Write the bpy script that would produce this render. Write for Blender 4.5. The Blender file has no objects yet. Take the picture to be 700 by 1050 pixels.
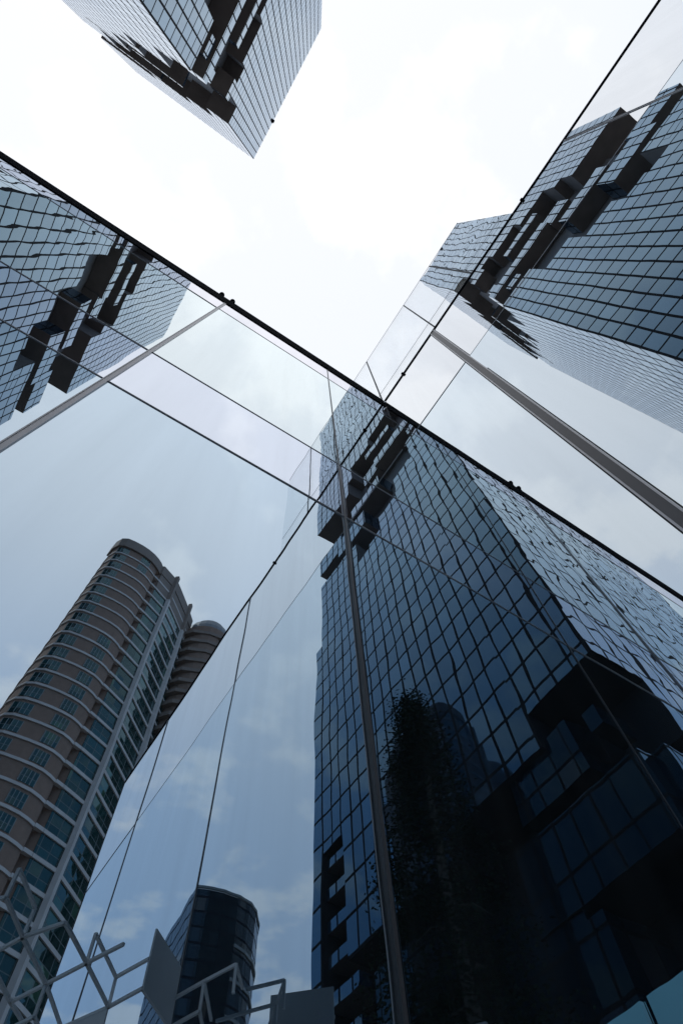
import bpy, bmesh, math, random
from mathutils import Vector, Matrix
random.seed(7)
S = bpy.context.scene
COL = S.collection
EYE = 1.6                                  # camera height above the pavement

# ------------------------------------------------------------------ helpers
def link(o, parent=None):
    COL.objects.link(o)
    if parent is not None: o.parent = parent
    return o

def tag(o, label=None, cat=None, group=None, kind=None):
    if label: o['label'] = label
    if cat: o['category'] = cat
    if group: o['group'] = group
    if kind: o['kind'] = kind
    return o

def thing(name, label, cat, loc=(0, 0, 0), rz=0.0, group=None):
    o = bpy.data.objects.new(name, None); link(o)
    o.location = loc; o.rotation_euler = (0, 0, rz)
    o.empty_display_size = 0.2
    return tag(o, label, cat, group)

class MB:
    """collects faces; build() links them as one mesh object"""
    def __init__(s): s.v = []; s.f = []; s.m = []
    def face(s, pts, m=0):
        n = len(s.v); s.v += [tuple(p) for p in pts]; s.f.append(tuple(range(n, n + len(pts)))); s.m.append(m)
    def hexa(s, c, m=0, mdown=None):
        # c: 8 points, 0-3 bottom ring (ccw from above), 4-7 top ring
        n = len(s.v); s.v += [tuple(p) for p in c]
        for q, mm in (((3, 2, 1, 0), m if mdown is None else mdown), ((4, 5, 6, 7), m), ((0, 1, 5, 4), m), ((1, 2, 6, 5), m), ((2, 3, 7, 6), m), ((3, 0, 4, 7), m)):
            s.f.append(tuple(n + i for i in q)); s.m.append(mm)
    def box(s, x0, x1, y0, y1, z0, z1, m=0, mdown=None):
        s.hexa([(x0, y0, z0), (x1, y0, z0), (x1, y1, z0), (x0, y1, z0), (x0, y0, z1), (x1, y0, z1), (x1, y1, z1), (x0, y1, z1)], m, mdown)
    def prism(s, poly, z0, z1, m=0, mtop=None, mdown=None):
        n = len(s.v); k = len(poly)
        s.v += [(x, y, z0) for x, y in poly] + [(x, y, z1) for x, y in poly]
        for i in range(k):
            j = (i + 1) % k
            s.f.append((n + i, n + j, n + k + j, n + k + i)); s.m.append(m)
        s.f.append(tuple(n + k + i for i in range(k))); s.m.append(m if mtop is None else mtop)
        s.f.append(tuple(n + i for i in reversed(range(k)))); s.m.append(m if mdown is None else mdown)
    def bar(s, a, b, w, h=None, m=0):
        a = Vector(a); b = Vector(b); d = (b - a).normalized()
        up = Vector((0, 0, 1)) if abs(d.z) < .9 else Vector((.6, -.8, 0))
        r = d.cross(up).normalized(); u = r.cross(d).normalized(); h = h or w
        r *= w / 2; u *= h / 2
        s.hexa([a - r - u, a + r - u, b + r - u, b - r - u, a - r + u, a + r + u, b + r + u, b - r + u], m)
    def tube(s, pts, rad, n=8, m=0):
        rings = []
        for i, p in enumerate(pts):
            p = Vector(p); q = Vector(pts[min(i + 1, len(pts) - 1)]); o = Vector(pts[max(i - 1, 0)])
            d = (q - o).normalized(); up = Vector((0, 0, 1)) if abs(d.z) < .95 else Vector((1, 0, 0))
            r = d.cross(up).normalized(); u = r.cross(d)
            ra = rad[i] if isinstance(rad, (list, tuple)) else rad
            base = len(s.v)
            for k in range(n):
                t = 2 * math.pi * k / n
                s.v.append(tuple(p + ra * (math.cos(t) * r + math.sin(t) * u)))
            rings.append(base)
        for a, b in zip(rings, rings[1:]):
            for k in range(n):
                s.f.append((a + k, a + (k + 1) % n, b + (k + 1) % n, b + k)); s.m.append(m)
        s.f.append(tuple(rings[0] + k for k in reversed(range(n)))); s.m.append(m)
        s.f.append(tuple(rings[-1] + k for k in range(n))); s.m.append(m)
    def build(s, name, mats, parent=None, smooth=False, fix=True):
        me = bpy.data.meshes.new(name); me.from_pydata(s.v, [], s.f)
        mats = mats if isinstance(mats, (list, tuple)) else [mats]
        for mt in mats: me.materials.append(mt)
        for p, mi in zip(me.polygons, s.m): p.material_index = mi
        if fix:
            bm = bmesh.new(); bm.from_mesh(me); bmesh.ops.recalc_face_normals(bm, faces=bm.faces); bm.to_mesh(me); bm.free()
        if smooth:
            for p in me.polygons: p.use_smooth = True
        me.update()
        return link(bpy.data.objects.new(name, me), parent)

# ------------------------------------------------------------------ materials
def newmat(name):
    m = bpy.data.materials.new(name); m.use_nodes = True
    nt = m.node_tree; nt.nodes.clear()
    out = nt.nodes.new('ShaderNodeOutputMaterial')
    return m, nt, out
def N(nt, t, **k):
    n = nt.nodes.new(t)
    for a, b in k.items(): setattr(n, a, b)
    return n
def math_(nt, op, a, b=None, clamp=False):
    n = N(nt, 'ShaderNodeMath', operation=op); n.use_clamp = clamp
    for i, x in enumerate((a, b)):
        if x is None: continue
        if isinstance(x, (int, float)): n.inputs[i].default_value = x
        else: nt.links.new(x, n.inputs[i])
    return n.outputs[0]
def mixc(nt, fac, a, b):
    n = N(nt, 'ShaderNodeMix', data_type='RGBA')
    for i, x in ((0, fac), (6, a), (7, b)):
        if isinstance(x, (int, float)): n.inputs[i].default_value = x
        elif isinstance(x, tuple): n.inputs[i].default_value = (*x, 1)
        else: nt.links.new(x, n.inputs[i])
    return n.outputs[2]

def diffuse(name, col, rough=.8, var=.15, scale=3.0, metallic=0.0, spec=.3):
    m, nt, out = newmat(name)
    p = N(nt, 'ShaderNodeBsdfPrincipled'); nt.links.new(p.outputs[0], out.inputs[0])
    g = N(nt, 'ShaderNodeNewGeometry')
    no = N(nt, 'ShaderNodeTexNoise'); no.inputs['Scale'].default_value = scale; no.inputs['Detail'].default_value = 5
    nt.links.new(g.outputs['Position'], no.inputs['Vector'])
    c = mixc(nt, no.outputs[0], tuple(x * (1 - var) for x in col), tuple(min(1, x * (1 + var)) for x in col))
    nt.links.new(c, p.inputs['Base Color'])
    p.inputs['Roughness'].default_value = rough; p.inputs['Metallic'].default_value = metallic
    p.inputs['Specular IOR Level'].default_value = spec
    return m

def reflectance(nt, r0, pw, normal=None):
    lw = N(nt, 'ShaderNodeLayerWeight'); lw.inputs['Blend'].default_value = .5
    if normal is not None: nt.links.new(normal, lw.inputs['Normal'])
    f = math_(nt, 'POWER', lw.outputs['Facing'], pw)
    return math_(nt, 'ADD', math_(nt, 'MULTIPLY', f, 1 - r0), r0, True)

def pane_glass(name, tint, r0=.60, pw=1.5, base=(.006, .009, .011), wave=.0006, wscale=(2.2, 2.2, 1.2), see=0.0, streak=.022):
    """coated facade glass: a dark pane that mirrors the sky and the towers, slightly wavy, lightly dusty"""
    m, nt, out = newmat(name)
    g = N(nt, 'ShaderNodeNewGeometry')
    mp = N(nt, 'ShaderNodeMapping'); mp.inputs['Scale'].default_value = wscale
    nt.links.new(g.outputs['Position'], mp.inputs['Vector'])
    no = N(nt, 'ShaderNodeTexNoise'); no.inputs['Scale'].default_value = 1.0; no.inputs['Detail'].default_value = 1.5
    nt.links.new(mp.outputs[0], no.inputs['Vector'])
    bu = N(nt, 'ShaderNodeBump'); bu.inputs['Strength'].default_value = 1.0; bu.inputs['Distance'].default_value = wave
    nt.links.new(no.outputs[0], bu.inputs['Height'])
    R = reflectance(nt, r0, pw)
    mp3 = N(nt, 'ShaderNodeMapping'); mp3.inputs['Scale'].default_value = (3.2, 3.2, .22)       # films left by washing: slightly uneven mirror
    nt.links.new(g.outputs['Position'], mp3.inputs['Vector'])
    n3 = N(nt, 'ShaderNodeTexNoise'); n3.inputs['Scale'].default_value = 1; n3.inputs['Detail'].default_value = 5; n3.inputs['Roughness'].default_value = .6
    nt.links.new(mp3.outputs[0], n3.inputs['Vector'])
    R = math_(nt, 'MULTIPLY', R, math_(nt, 'ADD', math_(nt, 'MULTIPLY', n3.outputs[0], .15), .92), True)
    gl = N(nt, 'ShaderNodeBsdfGlossy'); gl.inputs['Roughness'].default_value = 0.0
    gl.inputs['Color'].default_value = (*tint, 1); nt.links.new(bu.outputs[0], gl.inputs['Normal'])
    df = N(nt, 'ShaderNodeBsdfDiffuse'); df.inputs['Color'].default_value = (*base, 1)
    under = df.outputs[0]
    if see > 0:
        tr = N(nt, 'ShaderNodeBsdfTransparent'); tr.inputs['Color'].default_value = (.93, .96, .96, 1)
        mx = N(nt, 'ShaderNodeMixShader'); mx.inputs[0].default_value = see
        nt.links.new(df.outputs[0], mx.inputs[1]); nt.links.new(tr.outputs[0], mx.inputs[2]); under = mx.outputs[0]
    mix = N(nt, 'ShaderNodeMixShader'); nt.links.new(R, mix.inputs[0])
    nt.links.new(under, mix.inputs[1]); nt.links.new(gl.outputs[0], mix.inputs[2])
    last = mix.outputs[0]
    if streak > 0:                       # rain-washed dust, drawn out downwards
        mp2 = N(nt, 'ShaderNodeMapping'); mp2.inputs['Scale'].default_value = (9, 9, .45)
        nt.links.new(g.outputs['Position'], mp2.inputs['Vector'])
        n2 = N(nt, 'ShaderNodeTexNoise'); n2.inputs['Scale'].default_value = 1; n2.inputs['Detail'].default_value = 6; n2.inputs['Roughness'].default_value = .62
        nt.links.new(mp2.outputs[0], n2.inputs['Vector'])
        d = math_(nt, 'MULTIPLY', math_(nt, 'POWER', n2.outputs[0], 3.0), streak * 4, True)
        dd = N(nt, 'ShaderNodeBsdfDiffuse'); dd.inputs['Color'].default_value = (.32, .31, .29, 1)
        mx2 = N(nt, 'ShaderNodeMixShader'); nt.links.new(d, mx2.inputs[0]); nt.links.new(last, mx2.inputs[1]); nt.links.new(dd.outputs[0], mx2.inputs[2])
        last = mx2.outputs[0]
    nt.links.new(last, out.inputs[0])
    return m

def curtain(name, cw, fh, tint, r0, pw, base, vline=.13, hline=.05, frame=(.012, .014, .018), seed=0.0, tilt=.012):
    """curtain wall of a tall building: grid of panes in dark frames, each pane a slightly different tint and angle"""
    m, nt, out = newmat(name)
    tc = N(nt, 'ShaderNodeTexCoord')
    sp = N(nt, 'ShaderNodeSeparateXYZ'); nt.links.new(tc.outputs['Object'], sp.inputs[0])
    sn = N(nt, 'ShaderNodeSeparateXYZ'); nt.links.new(tc.outputs['Normal'], sn.inputs[0])
    isx = math_(nt, 'GREATER_THAN', math_(nt, 'ABSOLUTE', sn.outputs[0]), .7)
    hx = math_(nt, 'ADD', math_(nt, 'MULTIPLY', sp.outputs[1], isx), math_(nt, 'MULTIPLY', sp.outputs[0], math_(nt, 'SUBTRACT', 1.0, isx)))
    a = math_(nt, 'DIVIDE', hx, cw); b = math_(nt, 'DIVIDE', sp.outputs[2], fh)
    fa = math_(nt, 'FRACT', a); fb = math_(nt, 'FRACT', b)
    la = math_(nt, 'LESS_THAN', fa, vline); lb = math_(nt, 'LESS_THAN', fb, hline)
    line = math_(nt, 'MAXIMUM', la, lb)
    cv = N(nt, 'ShaderNodeCombineXYZ'); nt.links.new(math_(nt, 'FLOOR', a), cv.inputs[0]); nt.links.new(math_(nt, 'FLOOR', b), cv.inputs[1])
    cv.inputs[2].default_value = seed
    wn = N(nt, 'ShaderNodeTexWhiteNoise', noise_dimensions='3D'); nt.links.new(cv.outputs[0], wn.inputs['Vector'])
    # pane angle
    vs = N(nt, 'ShaderNodeVectorMath', operation='SUBTRACT'); nt.links.new(wn.outputs['Color'], vs.inputs[0]); vs.inputs[1].default_value = (.5, .5, .5)
    vm = N(nt, 'ShaderNodeVectorMath', operation='SCALE'); nt.links.new(vs.outputs[0], vm.inputs[0]); vm.inputs['Scale'].default_value = tilt
    g = N(nt, 'ShaderNodeNewGeometry')
    va = N(nt, 'ShaderNodeVectorMath', operation='ADD'); nt.links.new(g.outputs['Normal'], va.inputs[0]); nt.links.new(vm.outputs[0], va.inputs[1])
    vn = N(nt, 'ShaderNodeVectorMath', operation='NORMALIZE'); nt.links.new(va.outputs[0], vn.inputs[0])
    R = reflectance(nt, r0, pw)
    tv0 = mixc(nt, wn.outputs['Value'], tuple(t * .82 for t in tint), tint)
    lw = N(nt, 'ShaderNodeLayerWeight'); lw.inputs['Blend'].default_value = .5        # coating loses its colour at a glancing angle
    tv = mixc(nt, math_(nt, 'POWER', lw.outputs['Facing'], 1.6), tv0, (.86, .90, .97))
    gl = N(nt, 'ShaderNodeBsdfGlossy'); gl.inputs['Roughness'].default_value = .02
    nt.links.new(tv, gl.inputs['Color']); nt.links.new(vn.outputs[0], gl.inputs['Normal'])
    bv = mixc(nt, math_(nt, 'POWER', wn.outputs['Value'], 3.0), base, tuple(x * 1.8 for x in base))
    wn2 = N(nt, 'ShaderNodeTexWhiteNoise', noise_dimensions='3D')
    vo = N(nt, 'ShaderNodeVectorMath', operation='ADD'); nt.links.new(cv.outputs[0], vo.inputs[0]); vo.inputs[1].default_value = (17.3, 5.1, 2.7)
    nt.links.new(vo.outputs[0], wn2.inputs['Vector'])
    bv = mixc(nt, math_(nt, 'GREATER_THAN', wn2.outputs['Value'], .90), bv, (base[0] * 5 + .01, base[1] * 3.2, base[2] * 2.2))      # blinds drawn behind a few panes
    df = N(nt, 'ShaderNodeBsdfDiffuse'); nt.links.new(bv, df.inputs['Color'])
    mx = N(nt, 'ShaderNodeMixShader'); nt.links.new(R, mx.inputs[0]); nt.links.new(df.outputs[0], mx.inputs[1]); nt.links.new(gl.outputs[0], mx.inputs[2])
    fr = N(nt, 'ShaderNodeBsdfPrincipled'); fr.inputs['Base Color'].default_value = (*frame, 1); fr.inputs['Roughness'].default_value = .7; fr.inputs['Specular IOR Level'].default_value = .04
    m2 = N(nt, 'ShaderNodeMixShader'); nt.links.new(line, m2.inputs[0]); nt.links.new(mx.outputs[0], m2.inputs[1]); nt.links.new(fr.outputs[0], m2.inputs[2])
    nt.links.new(m2.outputs[0], out.inputs[0])
    return m

M = {}
M['alu'] = diffuse('grey_aluminium', (.085, .08, .083), .42, .10, 6, metallic=.35, spec=.5)
M['alu_light'] = diffuse('light_aluminium', (.42, .41, .42), .35, .08, 6, metallic=.4, spec=.5)
M['alu_dark'] = diffuse('dark_gasket', (.02, .02, .022), .6, .2, 6)
M['black'] = diffuse('black_coping', (.008, .008, .010), .9, .3, 4, spec=.02)
M['joint'] = diffuse('silicone_joint', (.30, .30, .32), .6, .2, 8)
M['core'] = diffuse('dark_building_core', (.03, .03, .033), .9, .2, 2)
M['steel'] = diffuse('white_painted_steel', (.84, .85, .86), .5, .06, 9)
M['panel'] = diffuse('grey_sheet_panel', (.80, .81, .82), .6, .08, 5)
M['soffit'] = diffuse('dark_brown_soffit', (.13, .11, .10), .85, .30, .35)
M['recess_shade'] = diffuse('low_recess_shade', (.018, .018, .02), .8, .25, .35, spec=.05)  # soffit copy for the low recesses, their shade painted in as near-black
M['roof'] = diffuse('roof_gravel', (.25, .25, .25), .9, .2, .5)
M['brick'] = None

# ------------------------------------------------------------------ camera (eye at 1.6 m, looking steeply up)
RC = ((0.83597104652284, -0.5469147870644903, -0.04512898254578699),      # right
      (0.47927091002859085, 0.7676784360952301, -0.42540476437702857),    # down
      (0.26730470286880675, 0.33399705753867454, 0.9038772933201196))     # forward
FPX, CX, CY = 594.6706, 352.28, 530.28
cd = bpy.data.cameras.new('camera'); cam = link(bpy.data.objects.new('camera', cd))
r, d, f = (Vector(x) for x in RC)
mw = Matrix(((r.x, -d.x, -f.x, 0), (r.y, -d.y, -f.y, 0), (r.z, -d.z, -f.z, EYE), (0, 0, 0, 1)))
cam.matrix_world = mw
cd.sensor_fit = 'AUTO'; cd.sensor_width = 36; cd.lens = FPX / 1050 * 36
cd.shift_x = -(CX - 350) / 1050; cd.shift_y = (CY - 525) / 1050
cd.clip_start = .05; cd.clip_end = 6000
S.camera = cam

# ------------------------------------------------------------------ the glass building: two wings meeting in an inside corner
P = Vector((2.12242, 1.33250, 9.0 + EYE))          # inside corner at parapet height
nA = Vector((0, .999981, -.0061194)); nB = Vector((.9999442, 0, -.0105678))
upA = Vector((0, .0061194, .999981)); upB = Vector((.0105678, 0, .9999442))
EX = Vector((1, 0, 0)); EY = Vector((0, 1, 0))
# point on wing A: x along, h = height above the eye, o = out of the wall towards the viewer
def A_(x, h, o=0.0): return P + (x - P.x) * EX + (h - 9.0) * upA - o * nA
def B_(y, h, o=0.0): return P + (y - P.y) * EY + (h - 9.0) * upB - o * nB
def slabA(mb, x0, x1, h0, h1, o0, o1, m=0):
    mb.hexa([A_(x0, h0, o1), A_(x1, h0, o1), A_(x1, h0, o0), A_(x0, h0, o0), A_(x0, h1, o1), A_(x1, h1, o1), A_(x1, h1, o0), A_(x0, h1, o0)], m)
def slabB(mb, y0, y1, h0, h1, o0, o1, m=0):
    mb.hexa([B_(y0, h0, o1), B_(y1, h0, o1), B_(y1, h0, o0), B_(y0, h0, o0), B_(y0, h1, o1), B_(y1, h1, o1), B_(y1, h1, o0), B_(y0, h1, o0)], m)

# ---- wing A
wA = thing('glass_facade', 'wavy dark glass wall under a thick black coping, lower left of the inside corner', 'glass wall', (-2.0, 1.6, 0))
inv = Matrix.Translation((2.0, -1.6, 0))
def part(mb, name, mat, parent, smooth=False):
    o = mb.build(name, mat, parent, smooth); o.matrix_parent_inverse = parent_inv(parent); return o
def parent_inv(p):
    return (Matrix.Translation(p.location) @ Matrix.Rotation(p.rotation_euler.z, 4, 'Z')).inverted()
W = .0013
gA = [pane_glass('facade_glass_low', (.75, .885, 1.0), wave=W, r0=.46, pw=1.6), pane_glass('facade_glass_mid', (.85, .905, 1.0), wave=W),
      pane_glass('facade_glass_high', (.89, .965, .985), wave=W), pane_glass('facade_glass_top', (.91, .91, .97), wave=W)]
colsA = [(-9.2, -4.6), (-4.6, -.651), (-.651, 1.05), (1.05, 2.121)]
rowsA = [(-1.55, .15), (.15, 3.53), (3.53, 4.58), (4.58, 8.06), (8.06, 8.757)]
for (x0, x1) in colsA:
    for k, (h0, h1) in enumerate(rowsA):
        mb = MB(); g = .004
        tl = [random.uniform(-.0012, .0012) for _ in range(3)]
        def dz(x, h): return tl[0] * (x - (x0 + x1) / 2) + tl[1] * (h - (h0 + h1) / 2)
        xs, ys = (x0 + g, x1 - g), (h0 + g, h1 - g)
        mb.hexa([A_(xs[0], ys[0], dz(xs[0], ys[0])), A_(xs[1], ys[0], dz(xs[1], ys[0])), A_(xs[1], ys[0], -.03), A_(xs[0], ys[0], -.03),
                 A_(xs[0], ys[1], dz(xs[0], ys[1])), A_(xs[1], ys[1], dz(xs[1], ys[1])), A_(xs[1], ys[1], -.03), A_(xs[0], ys[1], -.03)])
        part(mb, 'glass_pane', gA[(0, 0, 1, 2, 3)[k]], wA)
mb = MB(); slabA(mb, -9.2, 2.118, -1.6, 8.7, -4.0, -.05); part(mb, 'core_wall', M['core'], wA)
mb = MB(); slabA(mb, -9.2, 2.1215, 8.76, 9.19, -.20, .012); part(mb, 'coping', M['black'], wA)
for h in (.15, 3.53, 4.58, 8.06):
    w = .006 if h < 8 else .003
    for (x0, x1) in colsA:
        mb = MB(); slabA(mb, x0 + .012, x1 - .012, h - w, h + w, -.02, .004); part(mb, 'joint_strip', M['joint'], wA)
mb = MB(); slabA(mb, 2.114, 2.1205, -1.55, 8.72, -.03, .012); part(mb, 'corner_gasket', M['alu_dark'], wA)
mb = MB(); slabA(mb, 1.05 - .006, 1.05 + .006, -1.55, 8.72, -.02, .005); part(mb, 'joint_strip', M['alu'], wA)
for x in (-.651, -4.6):
    mb = MB(); slabA(mb, x - .016, x + .016, -1.55, 8.72, -.02, .005)
    slabA(mb, x - .016, x - .010, -1.55, 8.72, .0055, .010); slabA(mb, x + .010, x + .016, -1.55, 8.72, .0055, .010)
    part(mb, 'mullion', M['alu_light'], wA)
for x in (-.80, -.62):
    mb = MB(); c = A_(x, 9.19, -.01)
    mb.tube([c, c + upA * .16], .022, 10); mb.tube([c + upA * .161, c + upA * .20, c + upA * .225], [.04, .04, .025], 12)
    part(mb, 'fixing_knob', M['black'], wA, True)

# ---- wing B
wB = thing('glass_facade', 'glass wall with thick grey mullions under a clear glass screen, on the right', 'glass wall', (2.6, -3.0, 0))
gB = [pane_glass('side_glass_low', (.84, .93, 1.0), wave=W * .35, r0=.52, pw=1.8), pane_glass('side_glass_high', (.94, .97, 1.0), wave=W * .35, r0=.58, pw=1.8)]
colsB = [(-8.3, -6.24), (-6.24, -2.88), (-2.88, .05), (.05, 1.326)]
rowsB = [(-1.55, 6.73), (6.73, 9.05)]
for (y0, y1) in colsB:
    for k, (h0, h1) in enumerate(rowsB):
        mb = MB(); g = .004
        tl = [random.uniform(-.0008, .0008) for _ in range(3)]
        def dz(y, h): return tl[0] * (y - (y0 + y1) / 2) + tl[1] * (h - (h0 + h1) / 2)
        xs, ys = (y0 + g, y1 - g), (h0 + g, h1 - g)
        mb.hexa([B_(xs[0], ys[0], dz(xs[0], ys[0])), B_(xs[1], ys[0], dz(xs[1], ys[0])), B_(xs[1], ys[0], -.03), B_(xs[0], ys[0], -.03),
                 B_(xs[0], ys[1], dz(xs[0], ys[1])), B_(xs[1], ys[1], dz(xs[1], ys[1])), B_(xs[1], ys[1], -.03), B_(xs[0], ys[1], -.03)])
        part(mb, 'glass_pane', gB[0 if k < 1 else 1], wB)
mb = MB(); slabB(mb, -8.3, 1.30, -1.6, 8.95, -5.0, -.05); part(mb, 'core_wall', M['core'], wB)
mb = MB(); slabB(mb, -8.3, 1.30, 9.05, 9.10, -.05, .012); part(mb, 'base_rail', M['black'], wB)
for y in (.80, -2.05):
    mb = MB(); c = B_(y, 9.075, .02); mb.tube([c + nB * .02, c - nB * .012], .022, 10); part(mb, 'fixing_knob', M['black'], wB, True)
for h in (6.73,):
    for (y0, y1) in colsB:
        mb = MB(); slabB(mb, y0 + .03, y1 - .03, h - .009, h + .009, -.02, .004); part(mb, 'joint_strip', M['joint'], wB)
def fin(y, w, o):
    mb = MB(); slabB(mb, y - w * .5, y + w * .5, -1.55, 9.045, -.02, .006); part(mb, 'mullion', M['alu'], wB)
    o2 = MB(); slabB(o2, y - w * .5, y - w * .36, -1.55, 9.045, .0065, o); slabB(o2, y + w * .36, y + w * .5, -1.55, 9.045, .0065, o); 
    part(o2, 'mullion_lip', M['alu_light'], wB)
    o3 = MB(); slabB(o3, y - w * .62, y - w * .51, -1.55, 9.045, -.02, .003); slabB(o3, y + w * .51, y + w * .62, -1.55, 9.045, -.02, .003)
    part(o3, 'gasket', M['alu_dark'], wB)
fin(.05, .080, .014); fin(-2.88, .024, .008)
for y in (-6.24,):
    mb = MB(); slabB(mb, y - .02, y + .02, -1.55, 9.045, -.02, .008); part(mb, 'mullion', M['alu'], wB)
mb = MB(); slabB(mb, -8.34, -8.303, -1.55, 9.10, -.3, .006); part(mb, 'end_trim', M['alu_dark'], wB)
# the clear glass screen standing on the parapet
gs = pane_glass('screen_glass', (.93, .965, 1.0), r0=.40, pw=1.7, see=.70, wave=W * 1.2, streak=.012)
for (y0, y1) in ((-1.87, -.93), (-.93, -.03), (-.03, 1.335), (1.355, 1.86)):
    mb = MB(); slabB(mb, y0 + .006, y1 - .006, 9.105, 9.66, -.012, 0); part(mb, 'screen_pane', gs, wB)
    mb = MB(); slabB(mb, y0 + .006, y1 - .006, 9.672, 12.8, -.012, 0); part(mb, 'screen_pane', gs, wB)
    mb = MB(); slabB(mb, y0 + .006, y1 - .006, 9.661, 9.671, -.013, .002); part(mb, 'joint_strip', M['joint'], wB)
for y in (-.93, -.03, 1.345):
    mb = MB(); slabB(mb, y - .012, y + .012, 9.105, 12.8, -.03, .004); part(mb, 'joint_strip', M['alu_dark'], wB)
mb = MB(); slabB(mb, -1.876, 1.86, 12.802, 12.812, -.016, .003); part(mb, 'edge_trim', M['alu_light'], wB)

# ------------------------------------------------------------------ the pixelated tower
PH = .00637990; WT = 56.258; HT = 306.05
CW = WT / 21; FH = HT / 64
twr = thing('skyscraper', 'very tall blue glass tower with pixel-like blocks cut out of its corners', 'skyscraper', (-41.2647, -14.3074, EYE), -math.pi / 2 + PH)
M['tower'] = curtain('tower_curtain_wall', CW, FH, (.38, .74, 1.0), .032, 2.5, (.005, .016, .030), vline=.15, hline=.095, frame=(.006, .007, .009))
NU, NV, NZ = 21, 21, 192
DZ = HT / NZ
def gashF(u, z):
    if z < 110: return False
    lo = 160 if u < 9.5 else 147 if u < 20 else 137.6 if u < 27.5 else 131.5 if u < 32 else 129 if u < 38 else 140.5 if u < 53 else 131
    hi = 219 if u < 3 else 208 if u < 13 else 203 if u < 24 else 196 if u < 34.3 else 187 if u < 37 else 179
    return lo < z < hi
def gashG(v, z):
    if z < 110: return False
    if 10 < v < 30 and 196.5 < z < 199.8: return True
    if 14 < v < 33 and 207.5 < z < 211: return True
    if 33 < v < 47 and 221 < z < 223: return True
    lo = 164 if v < 11 else 184 if v < 23 else 205 if v < 35 else 226 if v < 46 else 244
    hi = 221 if v < 7 else 238 if v < 20 else 250 if v < 34 else 260
    return lo < z < hi
def lowF(u, z):
    hi = 51.8 if u < 12 else 46.5 if u < 26 else 43 if u < 47 else 61
    return 21 < z < hi
def lowG(v, z):
    hi = 48.6 if v < 2.6 else 43
    return 21 < z < hi
def solid(i, j, k):
    if not (0 <= i < NU and 0 <= j < NV and 0 <= k < NZ): return False
    u, v, z = (i + .5) * CW, (j + .5) * CW, (k + .5) * DZ
    if gashF(u, z) and (j < 2 or (u > 45 and j < 4)): return False
    if u > 45 and 141 < z < 179 and j < 9 and i > 16 and not (146 < z < 160): return False
    if gashG(v, z) and i < 2: return False
    if u > 53.3 and 113 < z < 141 and j < 4: return False
    if u < 53.4 and lowF(u, z) and j < 3: return False
    if lowG(v, z) and i < 3: return False
    return True
import numpy as np
G = np.zeros((NU + 2, NV + 2, NZ + 2), bool)
for i in range(NU):
    for j in range(NV):
        edge = i < 4 or j < 9 or i > NU - 5 or j > NV - 3
        for k in range(NZ):
            G[i + 1, j + 1, k + 1] = solid(i, j, k) if edge else True
cw, rec, sof, rf = MB(), MB(), MB(), MB()
for ax, sg in ((0, 1), (0, -1), (1, 1), (1, -1), (2, 1), (2, -1)):
    ex = G & ~np.roll(G, -sg, axis=ax)
    for i, j, k in np.argwhere(ex):
        i -= 1; j -= 1; k -= 1
        x0, x1 = i * CW, (i + 1) * CW; y0, y1 = -j * CW, -(j + 1) * CW; z0, z1 = k * DZ, (k + 1) * DZ
        if ax == 0:
            x = x1 if sg > 0 else x0
            pts = [(x, y0, z0), (x, y1, z0), (x, y1, z1), (x, y0, z1)]
            if sg > 0: pts.reverse()
            tgt = cw if (i == 0 and sg < 0) or (i == NU - 1 and sg > 0) else rec
        elif ax == 1:
            y = y1 if sg > 0 else y0
            pts = [(x0, y, z0), (x0, y, z1), (x1, y, z1), (x1, y, z0)]
            if sg > 0: pts.reverse()
            tgt = cw if (j == 0 and sg < 0) or (j == NV - 1 and sg > 0) else rec
        else:
            z = z1 if sg > 0 else z0
            pts = [(x0, y0, z), (x1, y0, z), (x1, y1, z), (x0, y1, z)]
            if sg > 0: pts.reverse()
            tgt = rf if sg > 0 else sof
        tgt.face([Vector(p) for p in pts])
def local(mb, name, mat, parent): return mb.build(name, mat, parent, fix=False)
def flipcheck(mb):  # make the normals point outwards
    return mb
def join(a, b, m):
    n = len(a.v); a.v += b.v; a.f += [tuple(i + n for i in f) for f in b.f]; a.m += [m] * len(b.f)
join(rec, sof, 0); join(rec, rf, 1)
rec.m = [2 if rec.v[f_[0]][2] < 75 else m_ for f_, m_ in zip(rec.f, rec.m)]  # every low recess face gets the shade-darkened copy
local(cw, 'curtain_wall', M['tower'], twr); local(rec, 'recess', [M['soffit'], M['roof'], M['recess_shade']], twr)
M['tower_low'] = curtain('tower_glass_shaded', CW, FH, (.34, .70, .90), .010, 3.6, (.003, .007, .011), vline=.10, hline=.08, frame=(.004, .004, .005), seed=4.0)  # tower glass copy for the low blocks, dim surroundings painted into its colour
def bars(lst, face):
    for q in lst:
        a0, a1, z0, z1 = q[:4]; d0 = q[4] if len(q) > 4 else 0.0; d1 = q[5] if len(q) > 5 else 5.2
        mb = MB()
        if face == 'F': mb.box(a0, a1, -d1, -d0 - .02, z0, z1, 0, 1)
        else: mb.box(d0 + .02, d1, -a1, -a0, z0, z1, 0, 1)
        mb.build('balcony_block', [M['tower'], M['soffit']] if z0 > 75 else [M['tower_low'], M['recess_shade']], twr)
bars([(1.4, 24, 171.5, 176.8), (5, 9.4, 165.3, 170.5, .6), (14, 27.5, 186.4, 190.6), (23.8, 31, 171, 178.5, .9), (23.6, 37.6, 156, 162.5),
      (32, 45, 144.3, 152.8), (44, 54.5, 148.5, 158, .4, 8), (4, 9.2, 202, 207), (39.4, 43, 131.6, 134, -.06, .1)], 'F')
bars([(7, 17, 41, 47.4, .8), (3.3, 5.2, 43.6, 46, .5), (1.8, 19, 31, 38.8, .2, 7.5), (14, 24.5, 28, 34.3, .5), (12, 34, 20.5, 30, .3, 7.8), (30, 44, 33, 40, .6)], 'F')
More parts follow.
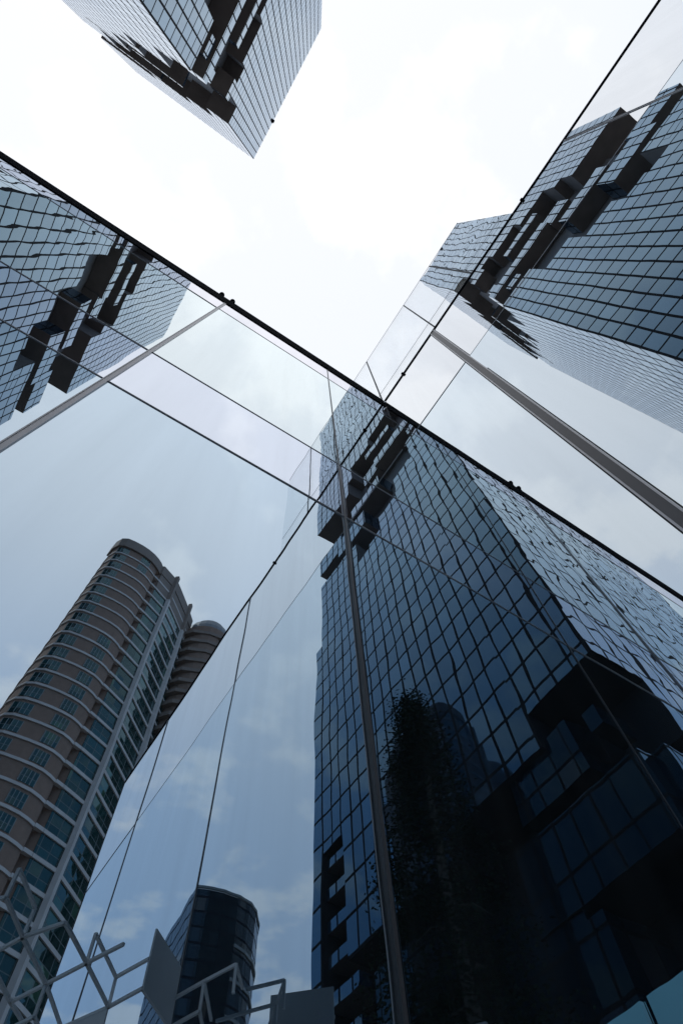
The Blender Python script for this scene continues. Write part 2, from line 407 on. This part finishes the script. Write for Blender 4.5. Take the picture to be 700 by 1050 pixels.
gb = [(14, 30, 212, 213.6), (30, 50, 246, 248), (0.3, 9, 178, 181, 2.5)]
bars(gb, 'G')
bars([(2, 22, 31, 38.8, .2, 7.5), (8, 30, 22, 28, .5), (20, 44, 33, 39, .8)], 'G')
for k in range(9):
    mb = MB(); z = 22.5 + k * 4.4; mb.box(46.9, 53.4, -7.5, -.6, z, z + 1.5, 0, 1); mb.build('balcony_block', [M['tower'], M['soffit']], twr)
mb = MB(); mb.box(8, WT - 8, -WT + 8, -8, HT, HT + 6); mb.build('plant_room', M['soffit'], twr)
mb = MB(); mb.box(16.4, 17.6, .05, .7, 303.0, 304.6); mb.build('maintenance_cradle', M['black'], twr)

# ------------------------------------------------------------------ the residential tower behind the viewer (seen mirrored)
OV = Vector((0, 2.67))
def pol(D, az): t = math.radians(az); return (D * math.cos(t) + OV.x, D * math.sin(t) + OV.y)
M['brick'] = diffuse('brown_brick', (.27, .175, .13), .85, .22, 1.6)
M['band'] = diffuse('beige_render_band', (.62, .545, .495), .8, .22, .5)
M['band_dark'] = diffuse('brown_parapet', (.25, .19, .155), .8, .12, .8)
M['teal'] = curtain('teal_window_glass', 1.45, 3.2, (.62, .95, .95), .05, 3.6, (.005, .028, .026), vline=.06, hline=.03, frame=(.17, .18, .17), seed=3.0, tilt=.05)
M['frame'] = diffuse('pale_window_frame', (.30, .33, .32), .6, .1, 4)
rb = pol(80, -83)
res = thing('apartment_tower', 'brown brick apartment tower with beige curved floor bands and teal window bays', 'apartment tower', (rb[0], rb[1], 0))
FLO = 3.2; NFL = 37; ZT = 115.2 + EYE
curve = [(80, -93.8), (76.2, -93.9), (74.0, -93.75), (72.7, -93.3), (72.1, -92.5), (71.9, -91.2), (71.9, -89.8), (72.1, -88.4), (72.5, -87.2), (73.1, -86.3), (73.8, -85.6)]
notch = [(74.9, -85.5), (74.6, -85.05)]
teal = [(74.4, -84.7), (76.5, -82.1), (83.4, -78.5), (86.5, -77.4)]
back = [(98, -77.5), (102, -90), (88, -94)]
PL = [pol(*q) for q in curve]; TL = [pol(*q) for q in teal]; NO = [pol(*q) for q in notch]; BK = [pol(*q) for q in back]
foot = PL + NO + TL + BK
mb = MB(); mb.prism(foot, 0, ZT); part(mb, 'wall', M['brick'], res)
def ring(line, off):
    out = []
    for i, p in enumerate(line):
        a = Vector(line[max(0, i - 1)]); b = Vector(line[min(len(line) - 1, i + 1)]); t = (b - a).normalized()
        n = Vector((t.y, -t.x)); out.append((p[0] + n.x * off, p[1] + n.y * off))
    return out
def strip(mb, line, o0, o1, z0, z1, m=0):
    # a closed band that follows the line
    a = ring(line, o0); b = ring(line, o1)
    for i in range(len(line) - 1):
        mb.hexa([(*a[i], z0), (*b[i], z0), (*b[i + 1], z0), (*a[i + 1], z0), (*a[i], z1), (*b[i], z1), (*b[i + 1], z1), (*a[i + 1], z1)], m)
# which way is outwards: towards the viewer (the origin)
mid = Vector(PL[5]); t_ = (Vector(PL[6]) - Vector(PL[4])).normalized(); SGN = 1 if Vector((t_.y, -t_.x)).dot(-mid) > 0 else -1
front = PL + NO[1:] + TL
for k in range(2, NFL):
    z = ZT - (NFL - k) * FLO
    mb = MB(); strip(mb, PL, SGN * .02, SGN * .20, z, z + .42); strip(mb, TL, SGN * .02, SGN * .34, z, z + .50)
    a, b = Vector(PL[-1]), Vector(TL[0]); mb.bar((*a, z + .3), (*b, z + .3), .55, .5)
    part(mb, 'floor_band', M['band'], res)
def along(line, a0, a1, n=4):
    # sub-line of the polyline between two azimuths
    res_ = []
    for s in range(n + 1):
        az = a0 + (a1 - a0) * s / n
        for i in range(len(line) - 1):
            p0 = Vector(line[i]) - OV; p1 = Vector(line[i + 1]) - OV
            z0 = math.degrees(math.atan2(p0.y, p0.x)); z1 = math.degrees(math.atan2(p1.y, p1.x))
            if (z0 - az) * (z1 - az) <= 0 and abs(z1 - z0) > 1e-6:
                q = p0 + (p1 - p0) * (az - z0) / (z1 - z0); res_.append((q.x + OV.x, q.y + OV.y)); break
    return res_
wins = []
for k in range(12, NFL):
    z = ZT - (NFL - k) * FLO
    wins.append((-93.2, -91.3, z)); 
    if k < NFL - 9 or k == NFL - 2 or k == NFL - 1: wins.append((-88.9, -87.2, z))
for a0, a1, z in wins:
    ln = along(PL, a0, a1, 4)
    mb = MB(); strip(mb, ln, SGN * .01, SGN * .06, z + .75, z + 2.75)
    w = part(mb, 'window', M['teal'], res)
    fr = MB()
    for q in range(0, 5, 1 if k % 2 else 1):
        o = ring(ln, SGN * .065); fr.bar((*o[q], z + .75), (*o[q], z + 2.75), .07)
    fr.build('frame', M['frame'], w)
for i in range(3):
    for k in range(2, NFL):
        if i == 2 and k % 1: continue
        z = ZT - (NFL - k) * FLO
        mb = MB(); strip(mb, TL[i:i + 2], SGN * .03, SGN * .14, z + .63, z + 3.19)
        if i < 2 or k > 20: part(mb, 'window_bay', M['teal'], res)
for i, top in ((1, 119), (2, 120)):
    p = Vector(TL[i]); o = ring(TL, SGN * .5)[i]
    mb = MB(); mb.bar((*o, 2), (*o, ZT - 6), .75); part(mb, 'pier', M['band'], res)
    mb = MB(); mb.bar((*o, ZT - 5.99), (*o, top + EYE), .8); part(mb, 'roof_fin', M['band_dark'], res)
mb = MB(); strip(mb, PL[1:] + [NO[1]] + TL, SGN * .0, SGN * .45, ZT - .2, ZT + 3.1); strip(mb, TL, 0.02, SGN * .30, ZT - 6, ZT - .21); part(mb, 'parapet', M['band_dark'], res)
mb = MB(); mb.prism(ring(PL[1:] + TL + BK[:1], -SGN * 1.2) + BK[1:], ZT + .0, ZT + 2.0); part(mb, 'roof', M['band_dark'], res)
# rounded bay at the far end, with its dome
bc = Vector(pol(90, -74.2)); br = 6.4
arc = [(bc.x + br * math.cos(math.radians(t)), bc.y + br * math.sin(math.radians(t))) for t in range(0, 360, 15)]
mb = MB(); mb.prism(arc, 0, ZT - 1); part(mb, 'round_bay', M['brick'], res)
for k in range(8, NFL):
    z = ZT - (NFL - k) * FLO - 1.2
    o = [(bc.x + (br + .9 * (1 if (i // 3) % 2 else .35)) * math.cos(math.radians(i * 15)), bc.y + (br + .9 * (1 if (i // 3) % 2 else .35)) * math.sin(math.radians(i * 15))) for i in range(24)]
    mb = MB(); mb.prism(o, z, z + .95); part(mb, 'balcony_band', M['band_dark'], res)
mb = MB()
for q in range(6):
    a0, a1 = q * 15, (q + 1) * 15
    r0, r1 = br * .92 * math.cos(math.radians(a0)), br * .92 * math.cos(math.radians(a1))
    for i in range(24):
        t0, t1 = math.radians(i * 15), math.radians(i * 15 + 15)
        mb.face([(bc.x + r0 * math.cos(t0), bc.y + r0 * math.sin(t0), ZT - 1 + 8 * math.sin(math.radians(a0))), (bc.x + r0 * math.cos(t1), bc.y + r0 * math.sin(t1), ZT - 1 + 8 * math.sin(math.radians(a0))),
                 (bc.x + r1 * math.cos(t1), bc.y + r1 * math.sin(t1), ZT - 1 + 8 * math.sin(math.radians(a1))), (bc.x + r1 * math.cos(t0), bc.y + r1 * math.sin(t0), ZT - 1 + 8 * math.sin(math.radians(a1)))])
M['dome'] = diffuse('dark_slate_dome', (.16, .17, .18), .5, .15, 1)
part(mb, 'dome', M['dome'], res, True)

# ------------------------------------------------------------------ dark office tower farther off (seen twice mirrored)
OD = Vector((4.05, 2.55))
def pod(D, az): t = math.radians(az); return (D * math.cos(t) + OD.x, D * math.sin(t) + OD.y)
M['navy'] = curtain('navy_curtain_wall', 2.2, 3.6, (.60, .74, .82), .03, 6.0, (.020, .031, .038), vline=.08, hline=.16, frame=(.015, .02, .03), seed=9.0, tilt=.01)
M['navy_rim'] = diffuse('pale_roof_rim', (.30, .31, .30), .6, .1, 1)
do = thing('office_tower', 'dark navy glass office tower with one rounded corner, small in the lower mirror', 'office tower', (*pod(162, -112.5), 0))
ZD = 98.5 + EYE
pl = [pod(150, -110.0), pod(150.2, -111.5), pod(151, -113), pod(152.5, -114.4), pod(155, -115.5), pod(158.5, -116.2), pod(164, -116.5), pod(180, -116.2), pod(182, -107.6)]
mb = MB(); mb.prism(pl, 0, ZD - 6); part(mb, 'wall', M['navy'], do)
mb = MB(); mb.prism(pl, ZD - 5.98, ZD - .7); part(mb, 'crown', M['navy'], do)
mb = MB()
for a, b in zip(pl[:-2], pl[1:-1]): mb.bar((*a, ZD - .2), (*b, ZD - .2), .5, .6)
part(mb, 'roof_rim', M['navy_rim'], do)
for k in range(10):
    z = ZD - 12 - k * 7.2
    mb = MB()
    for a, b in zip(pl[3:7], pl[4:8]): mb.bar((*a, z), (*b, z), .6, .7)
    part(mb, 'ledge', M['navy_rim'], do)

# ------------------------------------------------------------------ white cube lattice canopy behind the viewer
o_ = Vector((0, 2.665, -.016)); SC = 1.41
def lat(x, y, z): return o_ + SC * (Vector((x, y, z)) - o_) + Vector((0, 0, EYE))
KN = {(0, 0): (.367, -.235), (0, 1): (.475, -.065), (1, 1): (.658, -.284), (1, 0): (.566, -.504), (2, 1): (.874, -.546), (2, 2): (.945, -.344), (3, 3): (1.256, -.390), (3, 2): (1.193, -.573),
      (-1, 0): (.221, -.023), (0, -1): (.292, -.42), (2, 0): (.757, -.80)}
def node(i, j, k):
    if (i, j) in KN: x, y = KN[(i, j)]
    else: x, y = .367 + .205 * i + .085 * j, -.235 - .262 * i + .205 * j
    return lat(x, y, 1.5 + .118 * k)
la = thing('lattice_canopy', 'white steel lattice of cube frames with grey sheet panels, at the foot of the mirror', 'lattice', (1.2, -1.9, 0))
segs = []
def seg(a, b): segs.append((a, b))
for i, j in ((-1, -1), (0, -1), (1, -1), (0, 0), (1, 0), (2, 0), (1, 1), (2, 1), (3, 2)): seg((i, j, 0), (i, j + 1, 0))
for i, j in ((-1, 0), (0, 0), (1, 0), (0, 1), (1, 1), (2, 2), (3, 3), (3, 2), (2, 0), (1, -1), (0, -1)): seg((i, j, 0), (i + 1, j, 0))
for i, j in ((-1, 0), (0, 0), (1, 1), (2, 1), (3, 3), (3, 4)): seg((i, j, 0), (i, j, 1))
for i, j in ((1, 0), (2, 0), (0, -1), (3, 2)): seg((i, j, -1), (i, j, 0))
for a, b in (((-1, 0, 1), (0, 0, 1)), ((1, 1, 1), (2, 1, 1)), ((2, 1, 1), (2, 2, 1)), ((3, 2, 1), (3, 3, 1)), ((3, 3, 1), (3, 4, 1)), ((3, 4, 1), (3.6, 4, 1)), ((3, 3, 1), (4, 3, 1)),
             ((1, -1, -1), (1, 0, -1)), ((1, 0, -1), (2, 0, -1))): seg(a, b)
for a, b in segs:
    mb = MB(); mb.bar(node(*a), node(*b), .018); part(mb, 'lattice_bar', M['steel'], la)
def plate(a, b, c, d):
    mb = MB(); q = [node(*x) for x in (a, b, c, d)]; n = (q[1] - q[0]).cross(q[3] - q[0]).normalized() * .006
    mb.hexa([q[0] - n, q[1] - n, q[1] + n, q[0] + n, q[3] - n, q[2] - n, q[2] + n, q[3] + n]); part(mb, 'sheet_panel', M['panel'], la)
plate((2, 2, 0), (3, 2, 0), (3, 2, 2.1), (2, 2, 2.1))
plate((2, 0, -1.2), (2, 1, -1.2), (2, 1, 0), (2, 0, 0))
for i, j in ((3, 2), (2, 0)):
    p = node(i, j, 0); mb = MB(); mb.bar((p.x, p.y - (0 if i != -2 else .1), 0), (p.x, p.y, p.z - .02), .05); part(mb, 'post', M['steel'], la)

# ------------------------------------------------------------------ pale glass pavilion at the foot of the skyscraper
M['frost'] = diffuse('pale_teal_frosted_glass', (.34, .66, .64), .3, .06, 1, spec=.6)
pv = thing('glass_kiosk', 'pale teal frosted glass kiosk, bright in the bottom right corner', 'kiosk', (-11, -6.5, 0))
for y0, y1 in ((-5.9, -2.2), (-8.5, -6.05), (-12.3, -11.85)):
    mb = MB(); mb.box(-9.62, -9.5, y0, y1, .2, 6.95 + EYE); part(mb, 'glass_panel', M['frost'], pv)
mb = MB(); mb.box(-14, -9.65, -12.6, -2.0, 0, 6.6 + EYE); part(mb, 'wall', M['core'], pv)

# ------------------------------------------------------------------ dark columnar tree
M['bark'] = diffuse('tree_bark', (.07, .055, .04), .9, .3, 6)
def leafmat():
    m, nt, out = newmat('dark_leaves')
    p = N(nt, 'ShaderNodeBsdfPrincipled'); nt.links.new(p.outputs[0], out.inputs[0])
    g = N(nt, 'ShaderNodeNewGeometry')
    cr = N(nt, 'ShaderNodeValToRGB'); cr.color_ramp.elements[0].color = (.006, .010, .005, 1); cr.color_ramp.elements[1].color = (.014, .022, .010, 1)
    nt.links.new(g.outputs['Random Per Island'], cr.inputs[0]); nt.links.new(cr.outputs[0], p.inputs['Base Color'])
    p.inputs['Roughness'].default_value = .95; p.inputs['Specular IOR Level'].default_value = .03
    return m
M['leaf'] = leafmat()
tb = pod(20.5, -134.6)
tree = thing('columnar_tree', 'tall dark leafy tree standing before the foot of the skyscraper, right of the central mullion', 'tree', (*tb, 0))
mb = MB(); pts = [(tb[0] + .15 * math.sin(z * .5), tb[1] + .12 * math.cos(z * .4), z) for z in [0, 3, 6, 9, 12, 15, 18, 21, 23]]
mb.tube(pts, [.34, .30, .27, .24, .20, .16, .12, .07, .03], 9); part(mb, 'trunk', M['bark'], tree, True)
for k in range(26):
    z = 4 + k * .72; t = k * 2.4; L = 3.2 * max(.08, 1 - z / 24)
    mb = MB(); mb.tube([(tb[0], tb[1], z), (tb[0] + L * .6 * math.cos(t), tb[1] + L * .6 * math.sin(t), z - .1), (tb[0] + L * math.cos(t), tb[1] + L * math.sin(t), z - .6)], [.06, .035, .012], 5)
    part(mb, 'limb', M['bark'], tree, True)
mb = MB()
cl = []
for k in range(520):
    z = random.uniform(2.8, 24.2); rr = 3.9 * max(0.0, 1 - (z - 2) / 22.6) ** .8 + .2
    t = random.uniform(0, 6.283); q = rr * math.sqrt(random.random()) * random.uniform(.75, 1.15)
    cl.append((tb[0] + q * math.cos(t), tb[1] + q * math.sin(t), z))
for c in cl:
    for _ in range(60):
        p = Vector(c) + Vector((random.gauss(0, .32), random.gauss(0, .32), random.gauss(0, .34)))
        n = Vector((random.gauss(0, 1), random.gauss(0, 1), random.gauss(.2, 1))).normalized(); t = n.orthogonal().normalized() * random.uniform(.03, .055)
        b = n.cross(t).normalized() * random.uniform(.06, .12)
        mb.face([p - b, p + t, p + b, p - t])
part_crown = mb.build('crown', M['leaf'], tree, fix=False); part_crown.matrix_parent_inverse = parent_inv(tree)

# ------------------------------------------------------------------ ground and street
def struct(mb, name, mat): return tag(mb.build(name, mat), kind='structure')
M['asphalt'] = diffuse('asphalt', (.15, .148, .145), .9, .35, .12)
M['paving'] = diffuse('granite_paving', (.42, .41, .40), .8, .12, 2.0)
mb = MB(); mb.face([(-3000, -3000, -.15), (3000, -3000, -.15), (3000, 3000, -.15), (-3000, 3000, -.15)]); struct(mb, 'ground', M['asphalt'])
mb = MB(); mb.box(-40, 12, -14, 14, -.14, -.002); struct(mb, 'pavement', M['paving'])

# ------------------------------------------------------------------ sky and sun
SUN_EL, SUN_AZ = 57, -146          # degrees; azimuth counter-clockwise from +X
w = bpy.data.worlds.new('World'); S.world = w; w.use_nodes = True
nt = w.node_tree; nt.nodes.clear()
out = N(nt, 'ShaderNodeOutputWorld'); bg = N(nt, 'ShaderNodeBackground'); nt.links.new(bg.outputs[0], out.inputs[0])
sky = N(nt, 'ShaderNodeTexSky', sky_type='NISHITA'); sky.sun_disc = False
sky.sun_elevation = math.radians(SUN_EL); sky.sun_rotation = math.radians(90 - SUN_AZ); sky.air_density = 1.2; sky.dust_density = 2.0
tc = N(nt, 'ShaderNodeTexCoord')
sp = N(nt, 'ShaderNodeSeparateXYZ'); nt.links.new(tc.outputs['Generated'], sp.inputs[0])
zc = math_(nt, 'MAXIMUM', sp.outputs[2], .08)
cv = N(nt, 'ShaderNodeCombineXYZ'); nt.links.new(math_(nt, 'DIVIDE', sp.outputs[0], zc), cv.inputs[0]); nt.links.new(math_(nt, 'DIVIDE', sp.outputs[1], zc), cv.inputs[1])
n1 = N(nt, 'ShaderNodeTexNoise'); n1.inputs['Scale'].default_value = 3.1; n1.inputs['Detail'].default_value = 7; n1.inputs['Roughness'].default_value = .55
nt.links.new(cv.outputs[0], n1.inputs['Vector'])
rp = N(nt, 'ShaderNodeMapRange'); rp.interpolation_type = 'SMOOTHSTEP'
rp.inputs['From Min'].default_value = .50; rp.inputs['From Max'].default_value = .61; rp.inputs['To Min'].default_value = .0; rp.inputs['To Max'].default_value = 1.0
nt.links.new(n1.outputs[0], rp.inputs['Value'])
# thin high veil, thicker towards the sun
sd = Vector((math.cos(math.radians(SUN_AZ)) * math.cos(math.radians(SUN_EL)), math.sin(math.radians(SUN_AZ)) * math.cos(math.radians(SUN_EL)), math.sin(math.radians(SUN_EL))))
dt = N(nt, 'ShaderNodeVectorMath', operation='DOT_PRODUCT'); nt.links.new(tc.outputs['Generated'], dt.inputs[0]); dt.inputs[1].default_value = sd
veil = math_(nt, 'MULTIPLY', math_(nt, 'POWER', math_(nt, 'MAXIMUM', dt.outputs['Value'], 0.0), 2.0), .75)
lowsky = N(nt, 'ShaderNodeMapRange'); lowsky.interpolation_type = 'SMOOTHSTEP'
for nm_, v_ in (('From Min', .58), ('From Max', .93), ('To Min', 0.0), ('To Max', 1.0)): lowsky.inputs[nm_].default_value = v_
nt.links.new(sp.outputs[2], lowsky.inputs['Value'])
hz = mixc(nt, lowsky.outputs[0], (2.7, 5.5, 9.4), (8.45, 8.9, 9.75))
haze = mixc(nt, .85, sky.outputs[0], hz)
base = mixc(nt, veil, haze, (8.25, 8.3, 8.45))
colr = mixc(nt, math_(nt, 'MULTIPLY', rp.outputs[0], .66), base, (9.6, 9.65, 9.8))
nt.links.new(colr, bg.inputs['Color']); bg.inputs['Strength'].default_value = .12
sl = bpy.data.lights.new('sun', 'SUN'); sl.energy = 1.5; sl.angle = math.radians(10); sl.color = (1, .96, .9)
so = link(bpy.data.objects.new('sun', sl)); so.rotation_euler = sd.to_track_quat('Z', 'Y').to_euler(); so.location = sd * 50

# ------------------------------------------------------------------ render settings
S.render.engine = 'CYCLES'
S.cycles.max_bounces = 10; S.cycles.glossy_bounces = 8; S.cycles.transparent_max_bounces = 12; S.cycles.diffuse_bounces = 3
S.view_settings.view_transform = 'Standard'; S.view_settings.look = 'None'
S.view_settings.exposure = 0.0; S.view_settings.gamma = 1.0
S.render.resolution_x = 682; S.render.resolution_y = 1024
